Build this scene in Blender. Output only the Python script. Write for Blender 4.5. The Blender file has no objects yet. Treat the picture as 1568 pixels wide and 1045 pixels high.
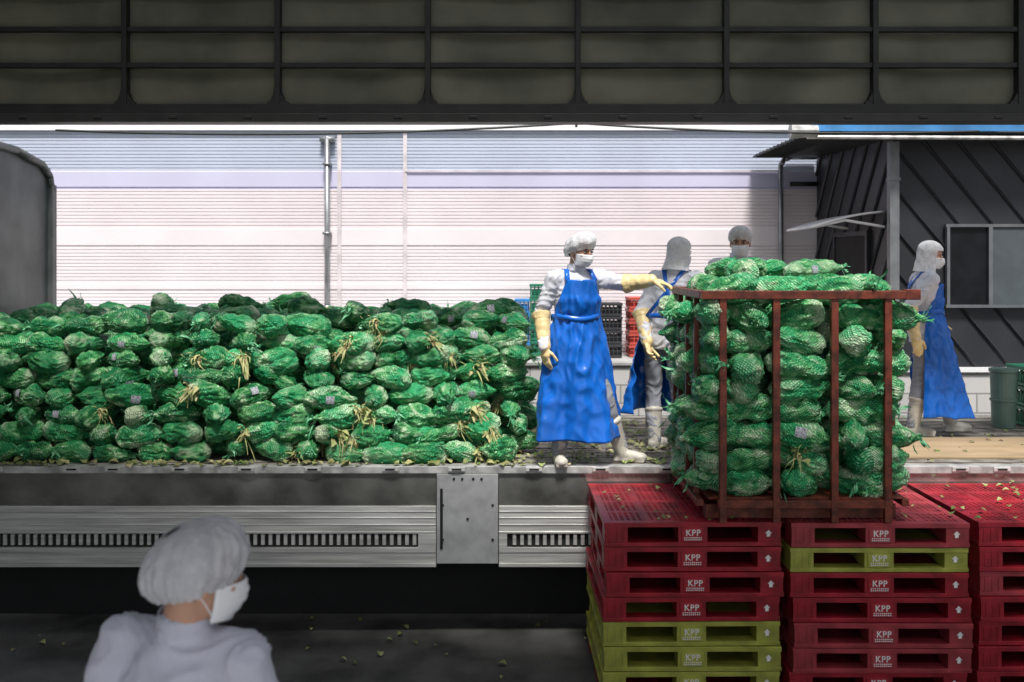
import bpy, bmesh, math, random
from mathutils import Vector, Matrix, noise
random.seed(7)
S=bpy.context.scene
R=math.radians
# ---------------------------------------------------------------- helpers
def mat(name,col,rough=.6,metal=0,var=.15,vs=6,bump=0,bs=40,col2=None,spec=.5,stretch=(1,1,1),ramp=(.35,.65)):
    m=bpy.data.materials.new(name); m.use_nodes=True
    n=m.node_tree.nodes; l=m.node_tree.links; b=n['Principled BSDF']
    b.inputs['Roughness'].default_value=rough; b.inputs['Metallic'].default_value=metal
    b.inputs['Specular IOR Level'].default_value=spec
    tc=n.new('ShaderNodeTexCoord'); mp=n.new('ShaderNodeMapping'); mp.inputs['Scale'].default_value=stretch
    l.new(tc.outputs['Object'],mp.inputs['Vector'])
    nz=n.new('ShaderNodeTexNoise'); nz.inputs['Scale'].default_value=vs; nz.inputs['Detail'].default_value=6
    l.new(mp.outputs[0],nz.inputs['Vector'])
    cr=n.new('ShaderNodeValToRGB'); e=cr.color_ramp.elements
    e[0].position,e[1].position=ramp
    c2=col2 or tuple(min(1,c*(1+var)) for c in col)
    e[0].color=tuple(c*(1-var) for c in col)+(1,) if not col2 else tuple(col)+(1,)
    e[1].color=tuple(c2)+(1,)
    l.new(nz.outputs['Fac'],cr.inputs['Fac']); l.new(cr.outputs['Color'],b.inputs['Base Color'])
    if bump:
        n2=n.new('ShaderNodeTexNoise'); n2.inputs['Scale'].default_value=bs; n2.inputs['Detail'].default_value=4
        l.new(mp.outputs[0],n2.inputs['Vector'])
        bp=n.new('ShaderNodeBump'); bp.inputs['Strength'].default_value=bump; bp.inputs['Distance'].default_value=.01
        l.new(n2.outputs['Fac'],bp.inputs['Height']); l.new(bp.outputs[0],b.inputs['Normal'])
    return m
def empty(name,parent=None):
    o=bpy.data.objects.new(name,None); S.collection.objects.link(o)
    o.empty_display_size=.1
    if parent: o.parent=parent
    return o
def link(name,me,mats,parent=None,smooth=False,bevel=0):
    for m in mats: me.materials.append(m)
    if smooth:
        for p in me.polygons: p.use_smooth=True
    o=bpy.data.objects.new(name,me); S.collection.objects.link(o)
    if parent: o.parent=parent
    if bevel:
        b=o.modifiers.new('b','BEVEL'); b.width=bevel; b.segments=2; b.limit_method='ANGLE'
    return o
def obj(name,bm,mats,parent=None,smooth=False,bevel=0):
    me=bpy.data.meshes.new(name); bm.to_mesh(me); bm.free()
    return link(name,me,mats,parent,smooth,bevel)
def setm(res,mi):
    if mi:
        fs=set()
        for v in res['verts']:
            for f in v.link_faces: fs.add(f)
        for f in fs: f.material_index=mi
def box(bm,x0,x1,y0,y1,z0,z1,mi=0,M=None):
    m=Matrix.Translation(((x0+x1)/2,(y0+y1)/2,(z0+z1)/2))@Matrix.Diagonal((x1-x0,y1-y0,z1-z0,1))
    if M: m=M@m
    setm(bmesh.ops.create_cube(bm,size=1,matrix=m),mi)
def zrot(v):
    return Vector(v).to_track_quat('Z','Y').to_matrix().to_4x4()
def cyl(bm,a,b,r,r2=None,seg=14,mi=0,caps=True):
    a=Vector(a);b=Vector(b);d=b-a
    if d.length<1e-6: return
    m=Matrix.Translation((a+b)/2)@zrot(d)
    setm(bmesh.ops.create_cone(bm,cap_ends=caps,segments=seg,radius1=r,radius2=r if r2 is None else r2,depth=d.length,matrix=m),mi)
def ell(bm,c,r,M=None,mi=0,u=20,v=14):
    m=Matrix.Translation(c)@Matrix.Diagonal((r[0],r[1],r[2],1))
    if M: m=M@m
    setm(bmesh.ops.create_uvsphere(bm,u_segments=u,v_segments=v,radius=1,matrix=m),mi)
def cap(bm,a,b,ra,rb,mi=0):
    ell(bm,a,(ra,)*3,mi=mi,u=16,v=10); ell(bm,b,(rb,)*3,mi=mi,u=16,v=10); cyl(bm,a,b,ra,rb,16,mi)
def tube(bm,pts,r,mi=0,seg=8):
    for a,b in zip(pts[:-1],pts[1:]):
        cyl(bm,a,b,r,r,seg,mi); ell(bm,b,(r,)*3,mi=mi,u=8,v=6)
def loft(bm,rings,seg=28,M=None,mi=0):
    vs=[]
    for c,rx,ry,yaw in rings:
        row=[]
        for i in range(seg):
            t=2*math.pi*i/seg; x=rx*math.cos(t); y=ry*math.sin(t)
            p=Vector((c[0]+x*math.cos(yaw)-y*math.sin(yaw),c[1]+x*math.sin(yaw)+y*math.cos(yaw),c[2]))
            row.append(bm.verts.new(M@p if M else p))
        vs.append(row)
    for a,b in zip(vs[:-1],vs[1:]):
        for i in range(seg):
            f=bm.faces.new((a[i],a[(i+1)%seg],b[(i+1)%seg],b[i])); f.material_index=mi
    bm.faces.new(vs[0][::-1]); bm.faces.new(vs[-1])
def grid(bm,rows,mi=0,closed=False,keep=None):
    V=[[bm.verts.new(p) for p in r] for r in rows]
    for i in range(len(V)-1):
        n=len(V[i])
        for j in range(n if closed else n-1):
            k=(j+1)%n
            if keep and not keep(rows[i][j]): continue
            f=bm.faces.new((V[i][j],V[i][k],V[i+1][k],V[i+1][j])); f.material_index=mi
def remesh(name,bm,vox,mats,parent,sm=3,disp=None,mfn=None):
    me=bpy.data.meshes.new('t'); bm.to_mesh(me); bm.free()
    o=bpy.data.objects.new('t',me); S.collection.objects.link(o)
    m=o.modifiers.new('r','REMESH'); m.mode='VOXEL'; m.voxel_size=vox
    if sm:
        s=o.modifiers.new('s','SMOOTH'); s.factor=.6; s.iterations=sm
    dg=bpy.context.evaluated_depsgraph_get(); dg.update()
    me2=bpy.data.meshes.new_from_object(o.evaluated_get(dg))
    bpy.data.objects.remove(o)
    me2.materials.clear(); me2.name=name
    if disp:
        ns=[v.normal.copy() for v in me2.vertices]
        for v,nn in zip(me2.vertices,ns): v.co+=nn*disp(v.co)
    if mfn:
        for p in me2.polygons: p.material_index=mfn(p.center)
    return link(name,me2,mats,parent,smooth=True)
# ---------------------------------------------------------------- materials
M_asph=mat('asphalt',(.080,.080,.077),.85,var=.5,vs=2.2,bump=.7,bs=120)
M_conc=mat('concrete',(.36,.36,.35),.85,var=.2,vs=4,bump=.3,bs=60)
M_alu=mat('brushed_aluminium',(.66,.66,.63),.38,.45,var=.25,vs=5,stretch=(.3,1,6),bump=.08,bs=30)
M_aluD=mat('polished_side_panel',(.38,.38,.345),.12,.75,var=.5,vs=2.5,bump=.15,bs=5)
M_steel=mat('dusty_steel',(.48,.48,.46),.5,.35,var=.35,vs=9,bump=.1)
M_black=mat('black_rubber',(.010,.010,.010),.8,var=.2)
M_dark=mat('dark_painted_steel',(.014,.015,.014),.5,.2,var=.3)
M_tarp=mat('tarpaulin_lining',(.115,.115,.082),.6,var=.35,vs=1.6,bump=.4,bs=4)
M_bulk=mat('bulkhead_panel',(.12,.13,.13),.45,.3,var=.25,vs=3)
M_floor=mat('truck_floor',(.22,.20,.17),.6,var=.55,vs=7,bump=.3,bs=60)
M_ply=mat('plywood',(.36,.26,.15),.7,var=.14,vs=4,stretch=(.6,2,1))
M_red=mat('red_plastic',(.31,.013,.024),.42,var=.4,vs=6,bump=.15,bs=25)
M_red2=mat('faded_red_plastic',(.33,.038,.048),.48,var=.35,vs=6,bump=.15,bs=25)
M_yel=mat('olive_yellow_plastic',(.35,.36,.06),.45,var=.3,vs=6,bump=.15,bs=25)
M_print=mat('white_print',(.80,.77,.75),.6,var=.2,vs=60)
M_rust=mat('rust_red_steel',(.14,.028,.014),.45,.1,var=.5,vs=12,bump=.3,bs=60)
M_white=mat('white_cotton',(.66,.67,.72),.85,var=.06,vs=10,bump=.3,bs=22)
M_coat=mat('white_lab_coat',(.50,.51,.60),.85,var=.06,vs=10,bump=.3,bs=22)
M_trou=mat('pale_trousers',(.26,.27,.30),.85,var=.1)
M_blue=mat('blue_pvc_apron',(.008,.125,.54),.27,var=.15,vs=4,bump=.2,bs=9)
M_glove=mat('yellow_rubber_glove',(.78,.60,.30),.45,var=.12,vs=20,bump=.1)
M_skin=mat('skin',(.50,.28,.19),.5,var=.08,vs=15)
M_hair=mat('black_hair',(.012,.010,.009),.5,var=.3,vs=60)
M_mask=mat('face_mask_fabric',(.78,.79,.81),.8,var=.03)
M_boot=mat('white_rubber_boot',(.52,.49,.42),.4,var=.25,vs=12)
M_dgrey=mat('dark_grey_metal_cladding',(.036,.038,.044),.42,.3,var=.15,vs=2)
M_glass=mat('window_glass',(.008,.010,.012),.25,0,var=.3,spec=.25)
M_blind=mat('window_sash_grey',(.08,.095,.105),.45,var=.1,spec=.3)
M_pipe=mat('galvanised_pipe',(.36,.37,.38),.4,.7,var=.2)
M_lite=mat('white_painted_metal',(.82,.82,.83),.5,var=.04)
M_bawn=mat('blue_sheet',(.06,.24,.52),.5,var=.3,vs=3)
M_dgreen=mat('green_plastic',(.02,.20,.11),.4,var=.2)
M_bcr=mat('black_plastic_crate',(.03,.032,.036),.5)
M_rcr=mat('red_crate',(.50,.07,.05),.5)
M_leaf=mat('cabbage_leaf_litter',(.10,.17,.03),.6,col2=(.30,.27,.12),vs=5)
M_straw=mat('wilted_leaf',(.52,.43,.22),.7,col2=(.26,.36,.11),vs=18)
M_tuft=mat('net_end',(.02,.28,.10),.45,col2=(.22,.55,.30),vs=30)
def hairnet(nm,c,a):
    m=mat(nm,c,.8,var=.10,vs=25,bump=.6,bs=60)
    b=m.node_tree.nodes['Principled BSDF'];b.inputs['Alpha'].default_value=a
    return m
M_net=hairnet('hairnet_fabric',(.74,.75,.77),.80)
M_net2=hairnet('sheer_hairnet_fabric',(.58,.59,.63),.76)
def blockmat():
    m=bpy.data.materials.new('white_painted_block');m.use_nodes=True
    n=m.node_tree.nodes;l=m.node_tree.links;b=n['Principled BSDF'];b.inputs['Roughness'].default_value=.8
    tc=n.new('ShaderNodeTexCoord');mp=n.new('ShaderNodeMapping');mp.inputs['Rotation'].default_value=(R(90),0,0)
    br=n.new('ShaderNodeTexBrick');br.inputs['Scale'].default_value=1
    br.inputs['Brick Width'].default_value=.40;br.inputs['Row Height'].default_value=.20;br.inputs['Mortar Size'].default_value=.008
    br.inputs['Color1'].default_value=(.60,.59,.57,1);br.inputs['Color2'].default_value=(.50,.49,.47,1);br.inputs['Mortar'].default_value=(.30,.29,.28,1)
    l.new(tc.outputs['Object'],mp.inputs[0]);l.new(mp.outputs[0],br.inputs[0]);l.new(br.outputs['Color'],b.inputs['Base Color'])
    bp=n.new('ShaderNodeBump');bp.invert=True;bp.inputs['Distance'].default_value=.01;l.new(br.outputs['Fac'],bp.inputs['Height']);l.new(bp.outputs[0],b.inputs['Normal'])
    return m
M_block=blockmat()
def wallmat():
    m=bpy.data.materials.new('corrugated_wall_paint');m.use_nodes=True
    n=m.node_tree.nodes;l=m.node_tree.links;b=n['Principled BSDF'];b.inputs['Roughness'].default_value=.5
    tc=n.new('ShaderNodeTexCoord');sp=n.new('ShaderNodeSeparateXYZ');l.new(tc.outputs['Object'],sp.inputs[0])
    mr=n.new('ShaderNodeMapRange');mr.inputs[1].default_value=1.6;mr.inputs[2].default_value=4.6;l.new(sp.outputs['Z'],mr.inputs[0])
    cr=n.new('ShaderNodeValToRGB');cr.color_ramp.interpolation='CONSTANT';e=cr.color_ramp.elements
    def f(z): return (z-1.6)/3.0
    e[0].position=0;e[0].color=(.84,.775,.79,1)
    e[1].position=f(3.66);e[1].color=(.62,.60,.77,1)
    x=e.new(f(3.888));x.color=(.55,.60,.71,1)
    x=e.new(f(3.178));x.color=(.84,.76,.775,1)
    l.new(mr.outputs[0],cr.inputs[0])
    nz=n.new('ShaderNodeTexNoise');nz.inputs['Scale'].default_value=1.5;nz.inputs['Detail'].default_value=5
    l.new(tc.outputs['Object'],nz.inputs[0])
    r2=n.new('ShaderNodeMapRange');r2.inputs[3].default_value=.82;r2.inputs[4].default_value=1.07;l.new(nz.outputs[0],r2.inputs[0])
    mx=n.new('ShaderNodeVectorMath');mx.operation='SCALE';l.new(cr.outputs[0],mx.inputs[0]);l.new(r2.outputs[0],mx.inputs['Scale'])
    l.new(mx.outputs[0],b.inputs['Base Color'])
    return m
M_wall=wallmat()
def cabmat(name,sh,netA,netB,cov):
    m=bpy.data.materials.new(name);m.use_nodes=True
    n=m.node_tree.nodes;l=m.node_tree.links;b=n['Principled BSDF'];b.inputs['Roughness'].default_value=.27
    tc=n.new('ShaderNodeTexCoord');oi=n.new('ShaderNodeObjectInfo')
    mu=n.new('ShaderNodeMath');mu.operation='MULTIPLY';mu.inputs[1].default_value=37;l.new(oi.outputs['Random'],mu.inputs[0])
    mp=n.new('ShaderNodeMapping');mp.inputs['Scale'].default_value=(.5,1,1);l.new(tc.outputs['Object'],mp.inputs[0])
    n1=n.new('ShaderNodeTexNoise');n1.noise_dimensions='4D';n1.inputs['Scale'].default_value=13;n1.inputs['Detail'].default_value=4;n1.inputs['Distortion'].default_value=1.1
    l.new(mp.outputs[0],n1.inputs['Vector']);l.new(mu.outputs[0],n1.inputs['W'])
    cr=n.new('ShaderNodeValToRGB');e=cr.color_ramp.elements
    e[0].position=.38-sh;e[0].color=(.006,.05,.014,1);e[1].position=.66-sh;e[1].color=(.78,.90,.62,1)  # leaf tones; the dark and pale ends also paint shaded gaps and highlights
    x=e.new(.46-sh);x.color=(.035,.22,.05,1);x=e.new(.56-sh);x.color=(.24,.56,.22,1)
    l.new(n1.outputs['Fac'],cr.inputs[0])
    sp=n.new('ShaderNodeSeparateXYZ');l.new(tc.outputs['Object'],sp.inputs[0])
    en=n.new('ShaderNodeMapRange');en.inputs[1].default_value=-.08;en.inputs[2].default_value=-.14;l.new(sp.outputs['X'],en.inputs[0])
    gt=n.new('ShaderNodeMath');gt.operation='GREATER_THAN';gt.inputs[1].default_value=.45;l.new(oi.outputs['Random'],gt.inputs[0])
    em=n.new('ShaderNodeMath');em.operation='MULTIPLY';l.new(en.outputs[0],em.inputs[0]);l.new(gt.outputs[0],em.inputs[1])
    m1=n.new('ShaderNodeMix');m1.data_type='RGBA';l.new(em.outputs[0],m1.inputs[0]);l.new(cr.outputs[0],m1.inputs[6]);m1.inputs[7].default_value=(.78,.86,.60,1)
    def wave(rot):
        a=n.new('ShaderNodeMapping');a.inputs['Rotation'].default_value=rot;l.new(tc.outputs['Object'],a.inputs[0])
        w=n.new('ShaderNodeTexWave');w.inputs['Scale'].default_value=26;w.inputs['Distortion'].default_value=5;w.inputs['Detail'].default_value=2;w.inputs['Detail Scale'].default_value=.5
        l.new(a.outputs[0],w.inputs[0]);return w
    w1=wave((.4,.5,R(48)));w2=wave((-.4,-.5,R(-48)))
    mxx=n.new('ShaderNodeMath');mxx.operation='MAXIMUM';l.new(w1.outputs['Fac'],mxx.inputs[0]);l.new(w2.outputs['Fac'],mxx.inputs[1])
    pw=n.new('ShaderNodeMath');pw.operation='POWER';pw.inputs[1].default_value=3;l.new(mxx.outputs[0],pw.inputs[0])
    n3=n.new('ShaderNodeTexNoise');n3.noise_dimensions='4D';n3.inputs['Scale'].default_value=8;n3.inputs['Detail'].default_value=3;l.new(tc.outputs['Object'],n3.inputs['Vector']);l.new(mu.outputs[0],n3.inputs['W'])
    r3=n.new('ShaderNodeMapRange');r3.inputs[1].default_value=.40;r3.inputs[2].default_value=.60;r3.inputs[3].default_value=.12;r3.inputs[4].default_value=cov;l.new(n3.outputs['Fac'],r3.inputs[0])
    sc=n.new('ShaderNodeMath');sc.operation='MULTIPLY_ADD';sc.use_clamp=True;sc.inputs[1].default_value=.30;l.new(pw.outputs[0],sc.inputs[0]);l.new(r3.outputs[0],sc.inputs[2])
    hs=n.new('ShaderNodeMix');hs.data_type='RGBA';l.new(oi.outputs['Random'],hs.inputs[0]);hs.inputs[6].default_value=netA+(1,);hs.inputs[7].default_value=netB+(1,)
    m2=n.new('ShaderNodeMix');m2.data_type='RGBA';l.new(sc.outputs[0],m2.inputs[0]);l.new(m1.outputs[2],m2.inputs[6]);l.new(hs.outputs[2],m2.inputs[7])
    l.new(m2.outputs[2],b.inputs['Base Color'])
    bp=n.new('ShaderNodeBump');bp.inputs['Strength'].default_value=1.0;bp.inputs['Distance'].default_value=.008
    ad=n.new('ShaderNodeMath');ad.operation='MULTIPLY_ADD';ad.inputs[1].default_value=6;l.new(n1.outputs['Fac'],ad.inputs[0]);l.new(pw.outputs[0],ad.inputs[2])
    l.new(ad.outputs[0],bp.inputs['Height']);l.new(bp.outputs[0],b.inputs['Normal'])
    return m
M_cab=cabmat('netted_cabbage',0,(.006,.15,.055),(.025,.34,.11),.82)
M_cab2=cabmat('netted_cabbage_lit',.04,(.010,.27,.10),(.045,.52,.20),.74)  # paler copy of the same nets, brighter light painted into the colour
M_label=mat('bag_label',(.10,.11,.13),.5,col2=(.40,.41,.44),vs=70,ramp=(.36,.5))
# ---------------------------------------------------------------- ground
bm=bmesh.new();bmesh.ops.create_grid(bm,x_segments=2,y_segments=2,size=300);obj('ground',bm,[M_asph])
bm=bmesh.new();box(bm,-9,9,-9,3.0,0,.45);obj('loading_platform',bm,[M_conc],bevel=.02)  # platform under the observer; unseen rear part extended to bounce sunlight
bm=bmesh.new();box(bm,-6.9,-6.6,-1.5,7.0,0,5.34)  # unseen wall, added to block sky light from the left
for i in range(28): box(bm,-6.6,-6.57,-1.4+i*.3,-1.25+i*.3,.5,5.3)
obj('added_shade_wall',bm,[mat('shade_wall_grey',(.10,.105,.105),.7)])
# ---------------------------------------------------------------- corrugated building
BW=12.3
par=empty('corrugated_warehouse')
bm=bmesh.new()
smooth=[(3.66,3.888),(2.976,3.178),(2.40,2.50)]
prof=[(0,1.62)]
z=1.62
while z<4.36:
    ins=[s for s in smooth if s[0]-.02<=z<s[1]-.02]
    if ins:
        z2=ins[0][1]; prof+= [(0,z+.004),(-.006,z+.010),(-.006,z2-.010),(0,z2-.004)]; z=z2; continue
    prof+=[(0,z+.028),(.010,z+.032),(.010,z+.037),(0,z+.041)]; z+=.042
L=[bm.verts.new((-9,BW+p[0],p[1])) for p in prof]; Rr=[bm.verts.new((6,BW+p[0],p[1])) for p in prof]
for i in range(len(prof)-1): bm.faces.new((L[i],Rr[i],Rr[i+1],L[i+1]))
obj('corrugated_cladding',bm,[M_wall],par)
bm=bmesh.new()
box(bm,-9,6,BW-.05,BW+.3,4.385,4.75)  # plain white band along the wall top
box(bm,-9,6,BW+.02,BW+4,0,4.3)
obj('white_top_band',bm,[M_lite],par)
bm=bmesh.new()
for x in (-2.13,-1.32,-9+.5):
    box(bm,x-.025,x+.025,BW-.02,BW-.009,1.63,4.36)
box(bm,-1.32,3.4,BW-.03,BW-.02,3.875,3.895)
obj('wall_joint_trim',bm,[mat('pink_trim',(.66,.60,.61),.5)],par)
bm=bmesh.new()
tube(bm,[(-2.27,BW-.08,1.7),(-2.27,BW-.08,4.28)],.033); box(bm,-2.36,-2.18,BW-.1,BW-.01,4.24,4.30)
for zz in (3.95,3.1,2.2): box(bm,-2.32,-2.22,BW-.12,BW-.01,zz,zz+.03)
tube(bm,[(3.30,BW-.08,1.7),(3.30,BW-.08,3.95),(3.34,BW-.08,4.02),(3.42,BW-.08,4.05),(3.72,BW-.08,4.05)],.033)
tube(bm,[(3.42,BW-.06,3.72),(3.74,BW-.06,3.72)],.03,1)
obj('downpipes',bm,[M_pipe,M_dark],par,smooth=True)
bm=bmesh.new();box(bm,-9,3.9,11.0,BW+.1,0,1.62);obj('block_base',bm,[M_block],par)
bm=bmesh.new();box(bm,-9,3.9,10.97,BW+.1,1.622,1.65);obj('base_capping',bm,[M_conc],par)
# ---------------------------------------------------------------- dark grey building
par=empty('dark_grey_metal_building')
A=Vector((3.94,10.3));Bk=Vector((3.76,12.28));zb,zt=1.655,4.05
bm=bmesh.new()
vs=[bm.verts.new(p) for p in ((A.x,A.y,zb),(9,A.y,zb),(9,A.y,zt),(A.x,A.y,zt),(Bk.x,Bk.y,zb),(Bk.x,Bk.y,zt),(9,Bk.y,zt),(9,Bk.y,zb))]
for q in ((0,1,2,3),(4,0,3,5),(3,2,6,5),(1,7,6,2)): bm.faces.new([vs[i] for i in q])
def seams(bm,o,ud,nrm,W,H,ang,step):
    a=R(ang);d=Vector((math.cos(a),math.sin(a)));nn=Vector((-d.y,d.x))
    cs=[nn.dot(Vector(c)) for c in ((0,0),(W,0),(0,H),(W,H))]
    t=min(cs)+step*.5
    while t<max(cs):
        p=nn*t;lo,hi=-99,99
        for i,lim in ((0,W),(1,H)):
            if abs(d[i])>1e-6:
                t0=(0-p[i])/d[i];t1=(lim-p[i])/d[i]
                lo=max(lo,min(t0,t1));hi=min(hi,max(t0,t1))
        if hi-lo>.05:
            a0=p+d*(lo+.005);b0=p+d*(hi-.005)
            P=lambda q:Vector((o[0]+ud[0]*q.x+nrm[0]*.012,o[1]+ud[1]*q.x+nrm[1]*.012,o[2]+q.y))
            cyl(bm,P(a0),P(b0),.016,.016,4)
        t+=step
seams(bm,(A.x,A.y,zb),(1,0),(0,-1),5.0,zt-zb,-50,.27)
ud=(Bk-A).normalized();seams(bm,(A.x,A.y,zb),(ud.x,ud.y),(-1,0),(Bk-A).length,zt-zb,-58,.27)
obj('cladding',bm,[M_dgrey],par)
bm=bmesh.new()
box(bm,A.x-.05,A.x+.045,A.y-.06,A.y+.03,zb,4.0); box(bm,A.x-.06,A.x+.055,A.y-.07,A.y+.03,3.6,3.63)
obj('corner_trim',bm,[mat('grey_trim',(.22,.23,.24),.4,.4)],par)
bm=bmesh.new();box(bm,A.x,9,A.y-.02,BW,0,zb-.004);obj('block_plinth',bm,[M_block],par)
bm=bmesh.new();box(bm,A.x,9,A.y-.05,A.y-.02,zb-.03,zb+.02);obj('plinth_flashing',bm,[M_lite],par)
bm=bmesh.new()
x0,x1,z0,z1=4.50,5.75,2.32,3.12;y=A.y-.04
box(bm,x0,x1,y,y+.03,z0+.0,z1,1)
for q in ((x0-.04,x1+.04,z1,z1+.03),(x0-.04,x1+.04,z0-.03,z0),(x0-.03,x0,z0,z1),(x1,x1+.035,z0,z1),(4.90,4.94,z0,z1)): box(bm,q[0],q[1],y-.035,y+.02,q[2],q[3],0)
box(bm,4.94,x1,y-.018,y-.004,z0+.001,z1-.001,2)
obj('window',bm,[mat('window_frame_grey',(.16,.17,.18),.4,.3),M_glass,M_blind],par)
bm=bmesh.new()
M=Matrix.Translation((A.x,A.y,0))@Matrix.Rotation(math.atan2(ud.y,ud.x),4,'Z')
box(bm,.55,1.35,.0,.035,zb,3.05,0,M);box(bm,.5,.55,.0,.05,zb,3.1,1,M);box(bm,1.35,1.4,.0,.05,zb,3.1,1,M);box(bm,.55,1.35,.0,.05,3.05,3.1,1,M)
obj('side_door',bm,[M_black,M_dgrey],par)
bm=bmesh.new()
rows=[]
for i in range(13):
    t=i/12;rows.append([Vector((3.92-.78*t,yy,3.30-.17*t**1.6)) for yy in (10.45,10.9,11.4)])
grid(bm,rows)
o=obj('door_canopy',bm,[M_lite],par,smooth=True);o.modifiers.new('s','SOLIDIFY').thickness=.02
bm=bmesh.new()
for yy in (10.47,11.38): tube(bm,[(3.92,yy,3.13),(3.5,yy,3.2),(3.2,yy,3.13)],.014)
obj('canopy_brackets',bm,[M_lite],par)
bm=bmesh.new()
box(bm,2.95,9,9.95,12.2,4.04,4.06,0);box(bm,2.98,9,9.92,9.97,4.065,4.13,1)
for i in range(14): cyl(bm,(2.95,9.95+.16*i,4.05),(3.3,9.95+.16*i,4.05),.025,.025,8,0)
cyl(bm,(2.78,9.95,4.07),(3.05,9.95,4.07),.075,.06,12,2)
cyl(bm,(2.95,9.95,4.01),(9,9.95,3.98),.022,.022,8,2)
obj('eaves_awning',bm,[M_dark,M_bawn,M_steel],par)
# ---------------------------------------------------------------- truck
TY,TF,BZ=7.22,9.6,1.272
par=empty('wing_body_truck')
bm=bmesh.new();box(bm,-4.45,5.6,TY+.02,TF,BZ-.12,BZ);obj('bed_floor',bm,[M_floor],par)
bm=bmesh.new()
for i in range(13): box(bm,-4.45,5.6,TY+.14+i*.19,TY+.147+i*.19,BZ+.0005,BZ+.003)
obj('floor_joints',bm,[M_dark],par)
bm=bmesh.new()
box(bm,-4.45,5.6,TY-.02,TY+.06,BZ-.045,BZ+.006,0)
x=-4.3
while x<5.5:
    box(bm,x-.06,x+.06,TY-.035,TY-.018,BZ-.028,BZ+.004,1);box(bm,x-.035,x+.035,TY-.045,TY-.034,BZ-.018,BZ-.006,2)
    x+=random.choice([.48,.56,.56,.3])
obj('bed_edge_rail',bm,[M_steel,M_alu,M_black],par,bevel=.003)
bm=bmesh.new()
segs=[(-4.45,-.55),(-.095,5.6)]
for a,b in segs:
    box(bm,a,b,TY,TY+.03,.99,BZ-.047,1)
    box(bm,a,b,TY-.008,TY+.03,.805,.988,0)
    box(bm,a,b,TY+.012,TY+.03,.69,.803,2)
    box(bm,a,b,TY-.012,TY+.03,.655,.688,0);box(bm,a,b,TY-.004,TY+.03,.575,.653,0);box(bm,a,b,TY-.014,TY+.03,.548,.573,0)
    box(bm,a,b,TY-.012,TY+.02,.790,.806,0)
    x=a+.1
    while x<b-.12:
        box(bm,x,x+.026,TY-.004,TY+.013,.705,.782,0);x+=.055
    box(bm,b-.13,b,TY-.010,TY+.02,.69,.79,0);box(bm,a,a+.06,TY-.010,TY+.02,.69,.79,0)
    for zz in (.85,.90,.945): box(bm,a,b,TY-.012,TY-.007,zz,zz+.008,0)
obj('side_gate',bm,[M_alu,M_aluD,M_black],par,bevel=.002)
bm=bmesh.new()
box(bm,-.545,-.10,TY-.022,TY+.03,.575,BZ-.047,0)
for x,z in ((-.42,1.19),(-.36,1.19),(-.28,1.19),(-.22,1.19),(-.50,1.0),(-.14,1.0),(-.5,.75),(-.14,.75),(-.32,.9)):
    cyl(bm,(x,TY-.03,z),(x,TY-.02,z),.010,.010,8,1)
box(bm,-.52,-.50,TY-.03,TY-.02,.68,1.12,1)
obj('gate_post_plate',bm,[mat('plate_grey',(.42,.43,.43),.45,.3,var=.15,vs=8),M_dark],par,bevel=.004)
bm=bmesh.new()
box(bm,-4.45,5.6,7.75,7.80,.0+.02,1.0);box(bm,-4.4,5.6,8.0,9.3,.6,1.1)  # first box: black sheet standing in for the shade under the bed
for x in (-3.4,3.6,4.7):
    for yy in (7.85,9.05):
        cyl(bm,(x,yy,.48),(x,yy+.28,.48),.48,.48,28)
obj('chassis_wheels_shade_sheet',bm,[M_black],par)
bm=bmesh.new()
box(bm,-4.52,-4.45,TY,TF,.9,3.66,0)
box(bm,-4.50,-4.40,TF-.06,TF+.02,.9,3.50,0)
obj('front_bulkhead',bm,[M_bulk],par)
bm=bmesh.new()
pts=[(-4.43,TF-.02,3.45),(-4.43,TF-.06,3.58),(-4.43,TF-.22,3.68),(-4.43,TF-.7,3.76),(-4.43,TY,3.80)]
tube(bm,pts,.035)
obj('bulkhead_rim',bm,[M_bulk],par,smooth=True)
bm=bmesh.new()
rows=[[Vector((-4.46,p[1],p[2])),Vector((-4.46,p[1],3.0))] for p in pts];grid(bm,rows)
obj('bulkhead_top',bm,[M_bulk],par)
bm=bmesh.new()
WX=[-5.0,-3.90,-2.81,-1.70,-.611,.478,1.554,2.634,3.685,4.75,5.6]
for a,b in zip(WX[:-1],WX[1:]):
    rows=[]
    for i in range(13):
        z=3.90+1.3*i/12
        rows.append([Vector((a+(b-a)*j/12,TY+.06+.035*math.sin(math.pi*j/12)+.014*noise.noise(Vector((a+j*.3,z*3,0))),z)) for j in range(13)])
    grid(bm,rows)
obj('wing_lining',bm,[M_tarp],par,smooth=True)
bm=bmesh.new()
for x in WX:
    box(bm,x-.020,x+.020,TY-.02,TY+.055,3.86,5.2)
    for s in (-1,1):
        for (w,z0,z1) in ((.085,3.885,3.925),(.055,3.925,3.965),(.035,3.965,4.02)):
            v=[bm.verts.new((x+s*q[0],yy,q[1])) for yy in (TY-.012,TY+.05) for q in ((.02,z0),(w,z0),(w-.02,z1),(.02,z1))]
            for f in ((0,1,2,3),(7,6,5,4),(0,4,5,1),(1,5,6,2),(2,6,7,3)): bm.faces.new([v[i] for i in f])
for z,h in ((4.446,.018),(4.185,.018),(4.72,.018),(4.98,.018)):
    box(bm,-5,5.6,TY-.005,TY+.045,z-h,z+h)
box(bm,-5,5.6,TY-.03,TY+.08,3.83,3.90);box(bm,-5,5.6,TY-.06,TY+.10,3.765,3.828)
box(bm,-5,5.6,TY-.02,TY+.11,5.2,5.26)
x=-4.6
while x<5.5: box(bm,x-.03,x+.03,TY-.068,TY-.058,3.79,3.81);x+=.54
obj('wing_frame',bm,[M_dark],par,bevel=.003)
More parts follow.
